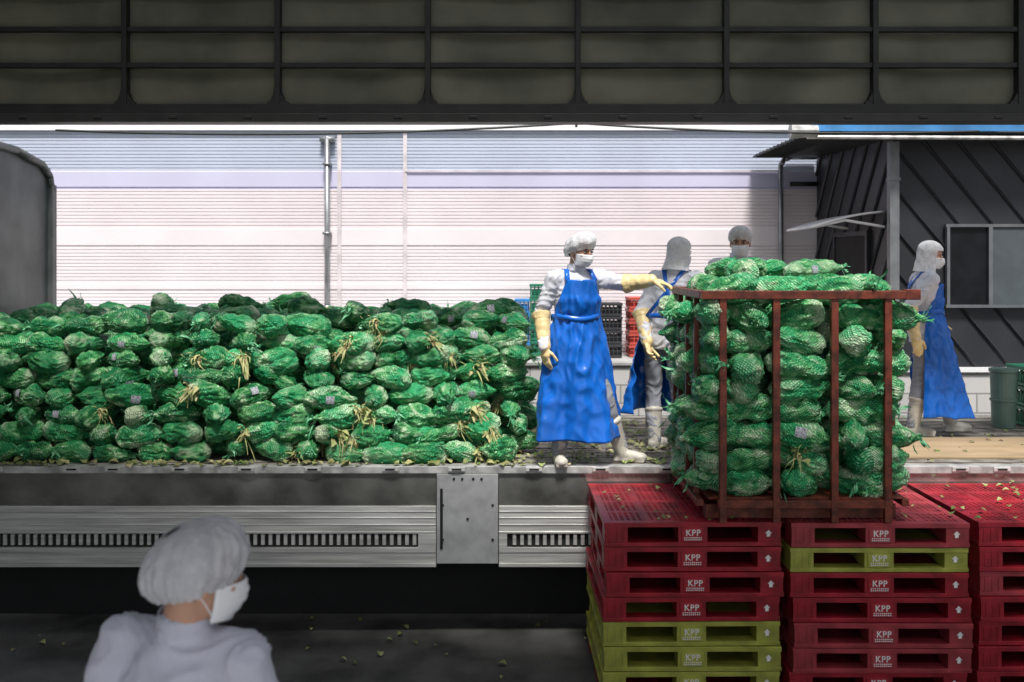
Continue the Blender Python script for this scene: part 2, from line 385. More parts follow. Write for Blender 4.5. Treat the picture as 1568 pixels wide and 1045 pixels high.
bm=bmesh.new();box(bm,-5,5.6,6.3,TY+.02,5.262,5.32);box(bm,-5,5.6,TY+.115,TY+.14,3.9,5.2)  # overhead lip is unseen, added to shade the wing; rear sheet is skin
obj('wing_skin_and_shade_lip',bm,[M_steel],par)
par2=empty('overhead_cable')
bm=bmesh.new()
def sag(a,b,s,n=14):
    a=Vector(a);b=Vector(b);return [a.lerp(b,i/n)-Vector((0,0,s*4*(i/n)*(1-i/n))) for i in range(n+1)]
tube(bm,sag((-4.4,TF,4.03),(.62,TF,4.10),.07),.011);tube(bm,sag((.62,TF,4.10),(4.5,TF,4.02),.05),.011)
tube(bm,[(.62,TF,4.06),(.62,TF,4.6)],.012)
obj('cable',bm,[M_dark],par2)
par=empty('added_shade_canopy')  # unseen canopy, added to shape the light; skewed edge shades the left more
bm=bmesh.new()
lo=[bm.verts.new(p) for p in ((-12,-1.5,5.35),(12,-1.5,5.35),(12,2.0,5.35),(-12,7.4,5.35))];hi=[bm.verts.new(v.co+Vector((0,0,.12))) for v in lo]
bm.faces.new(lo[::-1]);bm.faces.new(hi)
for i in range(4): bm.faces.new((lo[i],lo[(i+1)%4],hi[(i+1)%4],hi[i]))
for x in (-11,-5.5,5.5,11): box(bm,x-.1,x+.1,-1.3,-1.1,.45,5.34)
obj('shade_deck',bm,[mat('shade_deck_grey',(.42,.42,.41),.7)],par)  # deck tone set for the light it bounces down
# ---------------------------------------------------------------- pallets
def arrow(bm,x,z,y):
    v=[bm.verts.new((x+a,y,z+b)) for a,b in ((-.011,-.02),(.011,-.02),(.011,.0),(.022,.0),(0,.022),(-.022,.0),(-.011,.0))];bm.faces.new(v)
txt=bpy.data.curves.new('print','FONT');txt.body='KPP';txt.size=.052;txt.extrude=.0008;txt.align_x='CENTER';txt.space_character=1.1;txt.offset=.0008
txt.materials.append(M_print)
def stack(x0,y0,cols,ztop,yaw):
    par=empty('plastic_pallet_stack')
    W,D,H=1.09,1.09,.152
    z=ztop-H
    for i,c in enumerate(cols):
        bm=bmesh.new()
        top=.118
        def fr(z0,z1,w):
            box(bm,0,W,0,w,z0,z1);box(bm,0,W,D-w,D,z0,z1);box(bm,0,w,w,D-w,z0,z1);box(bm,W-w,W,w,D-w,z0,z1)
        fr(top,.147,.05);fr(0,.024,.10)
        box(bm,.45*W,.62*W,.10,D-.10,.001,.023);box(bm,.10,W-.1,.45*D,.6*D,.002,.022)
        bx=[(0.004,.145),(.455,.635),(.945,1.086)]
        for a,b in bx:
            for a2,b2 in ((.004,.15),(.46,.63),(.94,1.086)): box(bm,a,b,a2,b2,.024,top)
        box(bm,.475,.615,-.003,.004,.030,.112);
        for xx in (.03,.075,.115): box(bm,xx,xx+.006,-.0,.004,.03,.112)
        if i==0:
            n=27
            for k in range(n):
                p=.05+(W-.1)*(k+.5)/n
                box(bm,p-.007,p+.007,.05,D-.05,top+.012,.146);box(bm,.05,W-.05,p-.007,p+.007,top+.012,.1445)
            box(bm,.05,W-.05,.05,D-.05,top-.006,top-.001,1)
            for q in (.28,.545,.81): box(bm,q-.02,q+.02,.05,D-.05,top,.1465);box(bm,.05,W-.05,q-.02,q+.02,top+.001,.1462)
        else: box(bm,.05,W-.05,.05,D-.05,top,.14)
        o=obj('pallet',bm,[c,M_black],par,bevel=.004)
        jx,jy=(random.uniform(-.014,.014),random.uniform(-.018,.008)) if i else (0,0)
        T=Matrix.Translation((x0+jx,y0+jy,z))@Matrix.Rotation(yaw+random.uniform(-.010,.010),4,'Z')
        o.matrix_world=T
        t=bpy.data.objects.new('print_text',txt);S.collection.objects.link(t);t.parent=par
        t.matrix_world=T@Matrix.Translation((.545,-.0045,.068))@Matrix.Rotation(R(90),4,'X')
        bm=bmesh.new();arrow(bm,1.01,.078,.002)
        for k in range(9):
            for zz in (.055,.043):
                xx=.49+k*.0125; box(bm,xx,xx+.008,-.0045,-.0035,zz-.004,zz+.003)
        q=obj('print_marks',bm,[M_print],par);q.matrix_world=T
        z-=H
    return par
stack(.564,6.09,[M_red,M_red,M_red,M_red,M_yel,M_yel,M_yel,M_red],1.165,R(.8))
stack(1.705,6.08,[M_red2,M_yel,M_red,M_red,M_red2,M_red2,M_red,M_red],1.165,R(-.3))
stack(2.86,6.10,[M_red,M_red,M_red2,M_red,M_red,M_red,M_red,M_red],1.165,R(.2))
stack(4.0,6.12,[M_red,M_red,M_red2,M_red,M_red,M_red,M_red,M_red],1.165,0)
# ---------------------------------------------------------------- cage
par=empty('steel_pallet_cage')
bm=bmesh.new()
cx0,cx1,cy0,cy1,cz0,cz1=1.15,2.42,6.05,7.14,1.168,2.56
for x in (1.285,1.61,1.965,2.29):
    box(bm,x-.022,x+.022,cy0,cy0+.04,cz0,cz1-.025);box(bm,x-.02,x+.02,cy1-.04,cy1,cz0+.1,cz1-.025)
for y in (cy0+.25,cy0+.55,cy0+.85):
    for x in (cx0,cx1-.035): box(bm,x,x+.035,y-.018,y+.018,cz0+.12,cz1-.03)
for x in (cx0,cx1-.05):
    box(bm,x,x+.05,cy1-.05,cy1-.002,cz0,cz1-.03)
box(bm,cx0-.0,cx1,cy0-.012,cy0+.045,cz1-.03,cz1+.022);box(bm,cx0,cx1,cy1-.045,cy1+.012,cz1-.03,cz1+.022)
for x in (cx0-.004,cx1-.044): box(bm,x,x+.048,cy0+.045,cy1-.045,cz1-.028,cz1+.020)
box(bm,cx1-.03,cx1+.06,cy0-.015,cy0+.05,cz1-.034,cz1+.03)
box(bm,1.255,2.32,cy0+.004,cy0+.05,1.255,1.305);box(bm,cx0,cx1,cy1-.05,cy1-.004,1.255,1.305)
for x in (1.13,1.45,1.8,2.1,2.39): box(bm,x,x+.045,cy0+.05,cy1-.05,1.26,1.30)
box(bm,1.2,2.4,cy0+.05,cy1-.05,1.302,1.312)
box(bm,1.2,2.38,cy0+.12,cy0+.2,cz0,1.255);box(bm,1.2,2.38,cy1-.2,cy1-.12,cz0,1.255)
obj('cage_frame',bm,[M_rust],par,bevel=.004)
# ---------------------------------------------------------------- cabbages
def strips(bm,base,dirv,n,ln,w,mi,spread=.7,rs=None,grav=1.0):
    for i in range(n):
        d=(Vector(dirv)+Vector([rs.uniform(-spread,spread) for _ in range(3)])).normalized()
        L_=ln*rs.uniform(.35,1.35);side=d.cross(Vector((rs.uniform(-1,1),rs.uniform(-1,1),rs.uniform(-1,1)))).normalized()
        g=rs.uniform(.1,1.3)*grav;rows=[];b0=Vector(base)+Vector([rs.uniform(-.018,.018) for _ in range(3)])
        ph=rs.uniform(0,6);cu=rs.uniform(.004,.016);w_=w*rs.uniform(.5,1.6);sd2=d.cross(side)
        for k in range(7):
            t=k/6;c=b0+d*L_*t+Vector((0,0,-L_*g*t*t*.8))+side*math.sin(t*5+ph)*cu+sd2*math.cos(t*4+ph)*cu
            ww=w_*(.35+.9*math.sin(math.pi*min(1,t*.85+.1)))*rs.uniform(.7,1.25)*.5
            s2=(side*math.cos(t*2.5+ph)+sd2*math.sin(t*2.5+ph))
            rows.append([c-s2*ww,c+s2*ww])
        grid(bm,rows,mi)
variants=[];strawy=[];lit_copies={}
NV=20
for v in range(NV):
    rs=random.Random(100+v)
    bm=bmesh.new();bmesh.ops.create_icosphere(bm,subdivisions=5,radius=1)
    off=Vector((v*7.3,v*3.1,v*1.7));nr=rs.choice([1.5,2,2.5,3]);lab=v==1
    Lh=rs.uniform(.145,.178);Rd=rs.uniform(.078,.090)
    double=v%3==2
    for q in bm.verts:
        p=q.co.copy();th=math.atan2(p.z,p.y)
        rd=abs(math.sin(th*nr+noise.noise(p*1.6+off)*4.0+p.x*1.6))
        cr=1-abs(noise.noise(p*2.6+off*2))*2
        c2=1-abs(noise.noise(p*4.8+off*3))*2.4
        d=1+.24*noise.noise(p*1.35+off)+.14*(rd**.5-.7)+.08*(cr-.5)+.045*(c2-.4)+.06*noise.noise(p*4.3+off)+.036*noise.noise(p*9+off)+.020*noise.noise(p*20+off)
        if double: d*=1-.26*math.exp(-((p.x-.1)/.17)**2)
        sx=math.copysign(abs(p.x)**.85,p.x)
        taper=1-.18*p.x
        q.co=Vector((sx*Lh*(1+.35*(d-1)),p.y*Rd*d*taper,p.z*Rd*.93*d*taper))
        if p.x>.93: q.co.x+=.03*(p.x-.93)/.07
    for f in bm.faces: f.smooth=True
    if v%3!=1: strips(bm,(Lh+.01,0,0),(1,0,.2),10,.075,.010,1,.8,rs)
    st=False
    if v%5==0: strips(bm,(-Lh*.8,-.03,.02),(-.5,-.9,.1),26,.12,.008,2,1.0,rs);strips(bm,(-Lh*.6,-.05,.02),(-.2,-.9,.3),5,.09,.030,2,1.0,rs);st=True
    if v%5==3: strips(bm,(0,-Rd*.8,.02),(.1,-.9,.3),22,.13,.007,2,1.1,rs);strips(bm,(0,-Rd*.7,.02),(0,-.9,.3),6,.09,.035,2,1.2,rs);st=True
    if lab:
        rows=[]
        for i in range(5):
            a=-.3+.6*i/4;rr=Rd*1.15
            rows.append([Vector((xx,-rr*math.cos(a)-.004,rr*.95*math.sin(a)+.005)) for xx in (-.03,0,.03)])
        grid(bm,rows,3)
    me=bpy.data.meshes.new('cabbage_net_%d'%v);bm.to_mesh(me);bm.free()
    for m in (M_cab,M_tuft,M_straw,M_label): me.materials.append(m)
    m2=me.copy();m2.materials[0]=M_cab2;lit_copies[me.name]=m2
    variants.append((me,lab))
    if st: strawy.append((me,lab))
plain=[q for q in variants if q not in strawy]
def cab(par,x,y,z,sc=1,endon=.15,face=0,straw=0,fr=False):  # fr picks the paler copy, coloured as if better lit
    me,lab=random.choice(strawy) if random.random()<straw else random.choice(plain)
    o=bpy.data.objects.new('cabbage_net',lit_copies[me.name] if fr else me);S.collection.objects.link(o);o.parent=par
    yaw=random.choice([0,math.pi])+random.gauss(0,.22)+face
    isS=any(me==q[0] for q in strawy)
    if lab or isS: yaw=random.gauss(0,.45)+face
    elif random.random()<endon: yaw+=math.pi/2+random.gauss(0,.25);
    roll=random.uniform(-.6,.6) if (lab or isS) else random.uniform(-3.1,3.1)
    o.rotation_euler=(roll,random.gauss(0,.12),yaw)
    s=sc*random.uniform(.90,1.10);o.scale=(s*random.uniform(.88,1.05)*(random.choice((-1,1)) if isS else 1),s,s)
    o.location=(x+random.gauss(0,.015),y+random.gauss(0,.020),z+random.gauss(0,.007))
    return o
pile=empty('napa_cabbage_pile')
xe0=[.10,0,-.2,-.3,-.36,-.4,-.42,-.5]
for r in range(8):
    z=BZ+.078+r*.133
    for k in range(8):
        y=7.42+.032*r+.265*k
        if y>9.45: continue
        xend=xe0[r] if k==0 else (.24 if k<4 else .1)-.01*r
        x=xend-.16-random.uniform(0,.05)-(.0 if r%2 else .05)
        j=0
        while x>-4.4:
            vis=k<=2 or k==5 or r>=6 or j<3
            if vis and not(r==7 and random.random()<.15):
                cab(pile,x,y+(.03*math.sin(x*2.1+r)),z+.014*math.sin(x*3+1+r*.3),1.02,.24,straw=.32 if (-1.7<x and k<2) else .08,fr=(random.random()<(.85 if x>-1.2 else .4 if x>-2.4 else .08)))  # paler copies thin out leftwards, so colour carries the light falloff
            x-=.292*random.uniform(.90,1.06);j+=1
for x,y,z in ((-2.35,8.6,2.40),(-2.0,8.9,2.41),(-3.1,8.9,2.38),(-1.7,8.2,2.38),(-.85,8.3,2.37),(-1.3,7.95,2.36),(-3.6,8.2,2.37),(-.2,8.1,2.36),(-.05,8.6,2.38)):
    cab(pile,x,y,z)
load=empty('caged_cabbage_load')
for r in range(8):
    z=1.312+.078+r*.147
    for k,y in enumerate((6.20,6.42,6.64,6.86,7.06)):
        xs=[1.20,1.46,1.79,2.13,2.36]
        for i,x in enumerate(xs):
            edge=i in (0,4)
            if edge: cab(load,x+(.03 if i==0 else -.03)+random.gauss(0,.02),y,z+random.gauss(0,.012),1.04,.0,face=math.pi/2 if random.random()<.6 else 0,fr=True)
            elif k in(0,4) or r>=7: cab(load,x,y,z,1.10,.35,fr=True,straw=.06)
            elif k==1: cab(load,x,y,z,1.1,.2,fr=True)
for k,y in enumerate((6.2,6.45,6.7,6.95)):
    for i,x in enumerate((1.37,1.68,2.0,2.28)):
        cab(load,x+random.uniform(-.03,.03),y,2.575+random.uniform(-.01,.02),1.05,.2,fr=True)
for x,y in ((1.50,6.5),(1.62,6.72),(1.95,6.6),(2.1,6.85),(1.75,6.9),(1.4,6.75)): cab(load,x,y,2.70,1.0,.2,fr=True)
# ---------------------------------------------------------------- leaf litter
bm=bmesh.new();rs=random.Random(5)
def leaf(x,y,z,s):
    a=rs.uniform(0,6.28);c=Vector((x,y,z));u=Vector((math.cos(a),math.sin(a),rs.uniform(-.1,.2)));w=Vector((-math.sin(a),math.cos(a),rs.uniform(0,.3)))
    rows=[]
    for i in range(5):
        t=i/4;ww=s*.45*math.sin(math.pi*(t*.85+.08));b=c+u*s*t+Vector((0,0,.012+.25*s*math.sin(t*3)))
        rows.append([b-w*ww+Vector((0,0,.2*ww)),b,b+w*ww+Vector((0,0,.2*ww))])
    grid(bm,rows,rs.choice([0,0,1]))
for i in range(520):
    x=rs.uniform(-.1,1.3);leaf(x,rs.uniform(7.24,9.2),BZ,rs.uniform(.012,.065))
for i in range(60): leaf(rs.uniform(2.4,5),rs.uniform(7.24,9.2),BZ,rs.uniform(.02,.06))
for i in range(150): leaf(rs.uniform(-4.4,.1),rs.uniform(7.21,7.32),BZ,rs.uniform(.02,.08))
for i in range(90): leaf(rs.uniform(.6,4),rs.uniform(6.1,7.15),1.165,rs.uniform(.02,.05))
for i in range(90): leaf(rs.uniform(-4,.6),rs.uniform(5.2,7.7),.002,rs.uniform(.015,.06))
obj('leaf_litter',bm,[M_leaf,M_straw],smooth=True)
# ---------------------------------------------------------------- crates, barrels, sheet
def crates(name,x0,x1,y0,y1,z0,n,h,m):
    bm=bmesh.new()
    for i in range(n):
        z=z0+i*h
        box(bm,x0,x1,y0,y1,z+.004,z+.03);box(bm,x0-.008,x1+.008,y0-.008,y1+.008,z+h-.035,z+h-.004)
        k=int((x1-x0)/.045)
        for j in range(k+1):
            x=x0+(x1-x0-.014)*j/k;box(bm,x,x+.014,y0,y0+.012,z+.03,z+h-.035);box(bm,x,x+.014,y1-.012,y1,z+.03,z+h-.035)
        for zz in (.075,.12): 
            if zz<h-.04: box(bm,x0,x1,y0+.001,y0+.011,z+zz,z+zz+.01)
        for j in range(7):
            y=y0+(y1-y0-.014)*j/6;box(bm,x0,x0+.012,y,y+.014,z+.03,z+h-.035);box(bm,x1-.012,x1,y,y+.014,z+.03,z+h-.035)
        box(bm,x0+.02,x1-.02,y0+.03,y1-.03,z+.03,z+h*.6)
    return obj(name,bm,[m],bevel=.002)
crates('black_crate_stack',.98,1.27,11.5,11.9,1.652,4,.16,M_bcr)
crates('red_crate_stack',1.37,1.66,11.6,12.0,1.652,5,.14,M_rcr)
crates('blue_crate_stack',.04,.20,11.6,11.9,1.652,4,.17,mat('blue_crate',(.03,.22,.55),.4))
crates('green_crate_stack',.22,.42,11.9,12.15,1.652,5,.17,M_dgreen)
crates('green_crate_stack',4.62,5.1,8.8,9.3,BZ+.003,3,.18,M_dgreen)
bm=bmesh.new()
cyl(bm,(4.42,8.95,BZ+.003),(4.42,8.95,BZ+.50),.10,.115,24);cyl(bm,(4.42,8.95,BZ+.50),(4.42,8.95,BZ+.53),.125,.125,24);cyl(bm,(4.42,8.95,BZ+.24),(4.42,8.95,BZ+.26),.118,.118,24)
obj('plastic_barrel',bm,[mat('grey_green_plastic',(.10,.17,.14),.4)],bevel=.004)
bm=bmesh.new();box(bm,2.75,5.2,7.5,8.35,BZ+.004,BZ+.016);obj('plywood_sheet',bm,[M_ply])
# ---------------------------------------------------------------- people
def hand_geo(bm,w,d,nrm,curl,side,fat=1.0):
    d=Vector(d).normalized();nrm=Vector(nrm);nrm=(nrm-d*nrm.dot(d)).normalized();ac=d.cross(nrm)*side;w=Vector(w)
    B=Matrix((ac,d,nrm)).transposed().to_4x4();M=Matrix.Translation(w)@B
    ell(bm,(0,.048,0),(.043*fat,.054,.018*fat),M);ell(bm,(0,.012,0),(.030*fat,.035,.022*fat),M)
    for i,(x,Ln) in enumerate(((.031,.070),(.010,.080),(-.011,.074),(-.031,.058))):
        p=Vector((x,.088-.006*abs(i-1),0));a=R(8+2*i);r=.0098*fat
        for k,fr in enumerate((.45,.30,.25)):
            q=p+Vector((x*.25*fr,math.cos(a),math.sin(a)))*Ln*fr
            cap(bm,M@p,M@q,r,r*.93);p=q;r*=.93;a+=curl*(1.0+.15*i)
    p=Vector((.028,.025,.004));r=.0125*fat
    for dv,Ln in ((Vector((.75,.6,.25)),.042),(Vector((.35,.85,.4)),.034),(Vector((.1,.9,.5)),.026)):
        q=p+dv.normalized()*Ln;cap(bm,M@p,M@q,r,r*.9);p=q;r*=.9
def person(name,neck,pelvis,byaw,head,hyaw,hpitch,elR,wrR,elL,wrL,knR,anR,knL,anL,style='cap',apron=None,ayaw=0,gloves=True,
           hR=None,hL=None,toe=(0,0),puff=1.0,floor=BZ,shR=None,shL=None,seed=0,bulk=1.0,capz=1.0,tilt=.42,shirt=None,net=None,capc=.038,capa=123):
    par=empty(name)
    shirt=shirt or M_white;net=net or M_net
    V=Vector;neck=V(neck);pelvis=V(pelvis);head=V(head)
    r=V((math.cos(byaw),math.sin(byaw),0));f=V((-math.sin(byaw),math.cos(byaw),0))
    shR=V(shR) if shR else neck+r*.175+V((0,0,-.065));shL=V(shL) if shL else neck-r*.175+V((0,0,-.065))
    elR,wrR,elL,wrL,knR,anR,knL,anL=map(V,(elR,wrR,elL,wrL,knR,anR,knL,anL))
    so=V((seed*3.3,seed*1.9,seed*.7))
    bm=bmesh.new();b=bulk
    ax=neck-pelvis
    def at(t): return pelvis+ax*t
    loft(bm,[(at(-.20),.125*b,.105*b,byaw),(at(-.05),.17*b,.125*b,byaw),(at(.2),.158*b,.12*b,byaw),(at(.42),.155*b,.118*b,byaw),(at(.65),.172*b,.125*b,byaw),(at(.80),.17*b,.112*b,byaw),(at(.90),.135*b,.09*b,byaw),(at(.97),.075,.072,byaw),(at(1.06),.062,.062,byaw)])
    for s,e,w in ((shR,elR,wrR),(shL,elL,wrL)):
        c=neck.lerp(s,.45)+V((0,0,-.03));cap(bm,c,s,.066,.068);cap(bm,s,e,.067,.054);cap(bm,e,w,.055,.042)
    for s,k,a in ((1,knR,anR),(-1,knL,anL)):
        h=pelvis+r*.085*s+V((0,0,-.03));cap(bm,h,k,.098,.070);cap(bm,k,a,.070,.052)
    def disp(p):
        q=V((p.x*8,p.y*8,p.z*6))+so
        wv=noise.noise(V((p.x*5,p.y*5,p.z*5))+so*2)*2
        q2=V((p.x*7+wv,p.y*7+wv,p.z*17+wv*2))
        return .013*noise.noise(q)+.010*((1-abs(noise.noise(q2)*2.2))**2-.45)
    pz=pelvis.z-.06
    remesh('clothed_body',bm,.0095,[shirt,M_trou],par,3,disp,lambda c:1 if c.z<pz-.03 else 0)
    bm=bmesh.new()
    rows=[]
    for i in range(5):
        t=i/4;rows.append([neck+V((math.cos(a)*(.074-.008*t),math.sin(a)*(.074-.008*t),-.02+.06*t+.012*math.sin(a-byaw))) for a in [2*math.pi*j/28 for j in range(28)]])
    grid(bm,rows,closed=True)
    o=obj('collar',bm,[shirt],par,smooth=True);o.modifiers.new('s','SOLIDIFY').thickness=.005
    HM=Matrix.Translation(head)@Matrix.Rotation(hyaw,4,'Z')@Matrix.Rotation(hpitch,4,'X')
    bm=bmesh.new()
    ell(bm,(0,-.012,.030),(.073,.092,.083),HM);ell(bm,(0,.020,-.040),(.060,.070,.074),HM);ell(bm,(0,.062,-.094),(.024,.022,.019),HM)
    ell(bm,(0,.092,-.030),(.0135,.017,.013),HM);ell(bm,(0,.088,-.012),(.009,.014,.024),HM);ell(bm,(0,.068,.022),(.048,.018,.012),HM)
    ell(bm,(0,.084,-.062),(.024,.010,.009),HM)
    for s in (-1,1): ell(bm,(s*.075,-.008,-.020),(.010,.019,.032),HM);ell(bm,(s*.040,.060,-.028),(.022,.022,.018),HM)
    cap(bm,HM@V((0,-.022,-.05)),neck+V((0,0,-.01)),.055,.058)
    remesh('head',bm,.0052,[M_skin],par,2)
    bm=bmesh.new()
    for s in (-1,1):
        ell(bm,(s*.031,.079,-.001),(.0135,.010,.0065),HM,0);ell(bm,(s*.031,.0865,-.001),(.007,.004,.0060),HM,1)
        ell(bm,(s*.033,.085,.021),(.018,.006,.004),HM,1);ell(bm,(s*.031,.084,.0075),(.016,.006,.0026),HM,1)
    obj('eyes_and_brows',bm,[mat('eye_white',(.6,.58,.55),.3),M_hair],par,smooth=True)
    bm=bmesh.new();ell(bm,(0,-.026,.034),(.078,.090,.084),HM);ell(bm,(0,-.055,-.02),(.062,.050,.045),HM)
    remesh('hair',bm,.007,[M_hair],par,2)
    bm=bmesh.new();rows=[];na=120
    if style=='cap':
        for i in range(29):
            t=i/28;ph=R(capa)*t;row=[]
            tuck=1-.06*max(0,(t-.85)/.15)
            for j in range(na):
                a=2*math.pi*j/na;ca,sa=math.cos(a),math.sin(a)
                w=1+.045*noise.noise(V((ca*1.8,sa*1.8,t*2.5))+so)+.05*(.5-abs(noise.noise(V((ca*3,sa*3,t*3.5))+so*2))*2)*min(1,t*2)
                w+=(.006+.022*t*t)*math.sin(a*25+4*noise.noise(V((ca*1.5,sa*1.5,t*2))+so))
                if i>=27: w+=.03
                s_=math.sin(ph)**.86 if ph<R(90) else math.sin(ph)**.85
                x=ca*.094*puff*s_*w*tuck;y=sa*.112*puff*s_*w*tuck-.014
                z=capc+(.092*puff*capz if ph<R(90) else .085*puff)*math.cos(ph)*(1+.8*(w-1))+tilt*y
                row.append(HM@V((x,y,z)))
            rows.append(row)
        grid(bm,rows,closed=True)
    else:
        loc=[]
        for i in range(26):
            t=i/25;lr=[]
            for j in range(na):
                a=2*math.pi*j/na
                w=1+.06*noise.noise(V((math.cos(a)*2,math.sin(a)*2,t*4))+so)+.035*(.5-abs(noise.noise(V((math.cos(a)*3,math.sin(a)*3,t*6))+so*2))*2)*min(1,t*3)+.008*math.sin(a*15+3*noise.noise(V((math.cos(a),math.sin(a),t*3))+so))
                if t<.55:
                    ph=R(92)*t/.55;rx,ry=.088*math.sin(ph),.106*math.sin(ph);z=.040+.090*math.cos(ph);yc=-.014
                else:
                    q=(t-.55)/.45;rx=.088-.006*math.sin(q*3.14)+.03*q*q;ry=.106-.025*q+.02*q*q;z=.037-.185*q;yc=-.014-.018*q
                lr.append(V((math.cos(a)*rx*w,math.sin(a)*ry*w+yc,z)))
            loc.append(lr)
        V2=[[bm.verts.new(HM@p) for p in lr] for lr in loc]
        for i in range(25):
            for j in range(na):
                p=loc[i][j]
                if p.y>.030 and p.z<.050: continue
                bm.faces.new((V2[i][j],V2[i][(j+1)%na],V2[i+1][(j+1)%na],V2[i+1][j]))
    for q in [q for q in bm.verts if not q.link_faces]: bm.verts.remove(q)
    o=obj('hairnet' if style=='cap' else 'hood_hairnet',bm,[net],par,smooth=True)
    bm=bmesh.new();rows=[]
    for i in range(15):
        t=i/14;z=-.020-.084*t;ro=[]
        for j in range(25):
            a=R(-78+156*j/24);c=math.cos(a)
            ry=.110+.013*math.sin(math.pi*min(1,t*1.1))*c-.026*t*t+.002*math.sin(t*26);rx=.074-.010*t
            ro.append(HM@V((math.sin(a)*rx,c*ry,z+.010*c*(1-t)-.006*c)))
        rows.append(ro)
    grid(bm,rows)
    o=obj('face_mask',bm,[M_mask],par,smooth=True);o.modifiers.new('s','SOLIDIFY').thickness=.002
    bm=bmesh.new()
    for s in (-1,1):
        tube(bm,[HM@V(p) for p in ((s*.070,.024,-.025),(s*.077,.004,.010),(s*.084,-.018,-.004))],.0016);tube(bm,[HM@V(p) for p in ((s*.062,.024,-.094),(s*.076,.0,-.055),(s*.084,-.018,-.030))],.0016)
    obj('mask_loops',bm,[M_mask],par)
    for nm,e,w,h,s in (('right',elR,wrR,hR,1),('left',elL,wrL,hL,-1)):
        d=(w-e).normalized()
        hd,hn,cu=h if h else (d,(r*-s),.35)
        bm=bmesh.new();hand_geo(bm,w+d*.01,hd,hn,cu,s,1.12 if gloves else 1.0)
        if gloves:
            g=e.lerp(w,.12);cap(bm,g,w,.062,.045);cyl(bm,g-d*.03,g+d*.02,.074,.064,18);cap(bm,w,w+d*.02,.044,.034)
        else: cap(bm,w-d*.03,w+d*.015,.030,.027)
        remesh(nm+('_glove' if gloves else '_hand'),bm,.0046,[M_glove if gloves else M_skin],par,1,(lambda p:.006*noise.noise(V(p)*24)) if gloves else None)
    for nm,k,a,tw in (('right_boot',knR,anR,toe[0]),('left_boot',knL,anL,toe[1])):
        bm=bmesh.new();fd=V((-math.sin(tw),math.cos(tw),0));rd=V((math.cos(tw),math.sin(tw),0))
        B=Matrix((rd,fd,V((0,0,1)))).transposed().to_4x4();BM=Matrix.Translation((a.x,a.y,floor))@B
        up=a.lerp(k,.55);cap(bm,V((a.x,a.y,floor+.06)),up,.050,.066);cyl(bm,up,up+(k-a).normalized()*.02,.074,.074,18)
        ell(bm,(0,-.005,.045),(.046,.062,.045),BM);ell(bm,(0,.075,.045),(.042,.085,.042),BM);ell(bm,(0,.13,.040),(.050,.062,.036),BM)
        box(bm,-.042,.042,-.06,.175,.002,.022,0,BM)
        remesh(nm,bm,.008,[M_boot],par,2)
    if apron:
        ar=V((math.cos(ayaw),math.sin(ayaw),0));af=V((-math.sin(ayaw),math.cos(ayaw),0))
        def interp(z):
            for a,c in zip(apron[:-1],apron[1:]):
                if z<=a[2] and z>=c[2]:
                    t=(a[2]-z)/(a[2]-c[2])
                    return [a[i]*(1-t)+c[i]*t for i in range(6)]
            return apron[-1]
        zt,zbm=apron[0][2],apron[-1][2];rows=[];nr=80
        for i in range(nr+1):
            v=i/nr;z=zt+(zbm-zt)*v;cx,cy,_,rx,ry,sp=interp(z);row=[]
            A_=.003+.050*max(0,v-.28)**1.05
            wv=math.exp(-((z-(pelvis.z+.17))/.10)**2)
            for j in range(121):
                u=-1+2*j/120;t=R(sp)*u
                fo=math.sin(4.2*t+2.0*v+seed+1.6*noise.noise(V((t*.8,v*1.4,seed))))+.5*math.sin(8.5*t-3.0*v+seed*2+1.6*noise.noise(V((t,v*2,seed+5))))
                cre=1-abs(noise.noise(V((t*1.5+v*3.0,v*6-t*1.4,seed*3))))*3.2
                cre2=1-abs(noise.noise(V((t*2.6-v*3,v*9+t*2.2,seed*3+9))))*3.0
                wr=(.011*cre+.007*cre2)*(1 if v>.1 else .3)+.007*wv*math.sin(17*t+3*noise.noise(V((t*2,v*6,seed))))-.010*wv
                dd=A_*fo+wr
                nx=math.sin(t);ny=math.cos(t)
                row.append(V((cx,cy,z-.25*max(0,v-.9)*math.cos(2*t)*.5+.15*max(0,v-.85)*noise.noise(V((t*1.5,seed,0)))))+ar*(nx*(rx+dd))+af*(ny*(ry+dd)))
            rows.append(row)
        bm=bmesh.new();grid(bm,rows)
        o=obj('waterproof_apron',bm,[M_blue],par,smooth=True);o.modifiers.new('s','SOLIDIFY').thickness=.003
        bm=bmesh.new()
        wz=pelvis.z+.17;cx,cy,_,rx,ry,sp=interp(wz);rows=[]
        for q in (-.020,.020):
            rows.append([V((cx,cy,wz+q+.010*math.sin(a*3)))+ar*math.cos(a)*(rx+.010)+af*math.sin(a)*(ry+.012) for a in [2*math.pi*j/40 for j in range(41)]])
        grid(bm,rows)
        top=interp(zt)
        for s in (-1,1):
            a0=V((top[0],top[1],zt-.01))+ar*s*top[3]*math.sin(R(top[5]))*.95+af*(top[4]*math.cos(R(top[5]))+.008)
            p1=neck+ar*s*.088+af*.055;p2=neck+ar*s*.085+af*-.04+V((0,0,.004));p3=neck+ar*s*.02+af*-.125+V((0,0,-.12));p4=V((cx,cy,wz))+ar*s*(rx*-.6)+af*(-ry*.95)
            rr=[[p-ar*.018,p+ar*.018] for p in (a0,p1,p2,p3,p4)]
            grid(bm,rr)
        o=obj('apron_ties',bm,[M_blue],par,smooth=True);o.modifiers.new('s','SOLIDIFY').thickness=.004
    return par
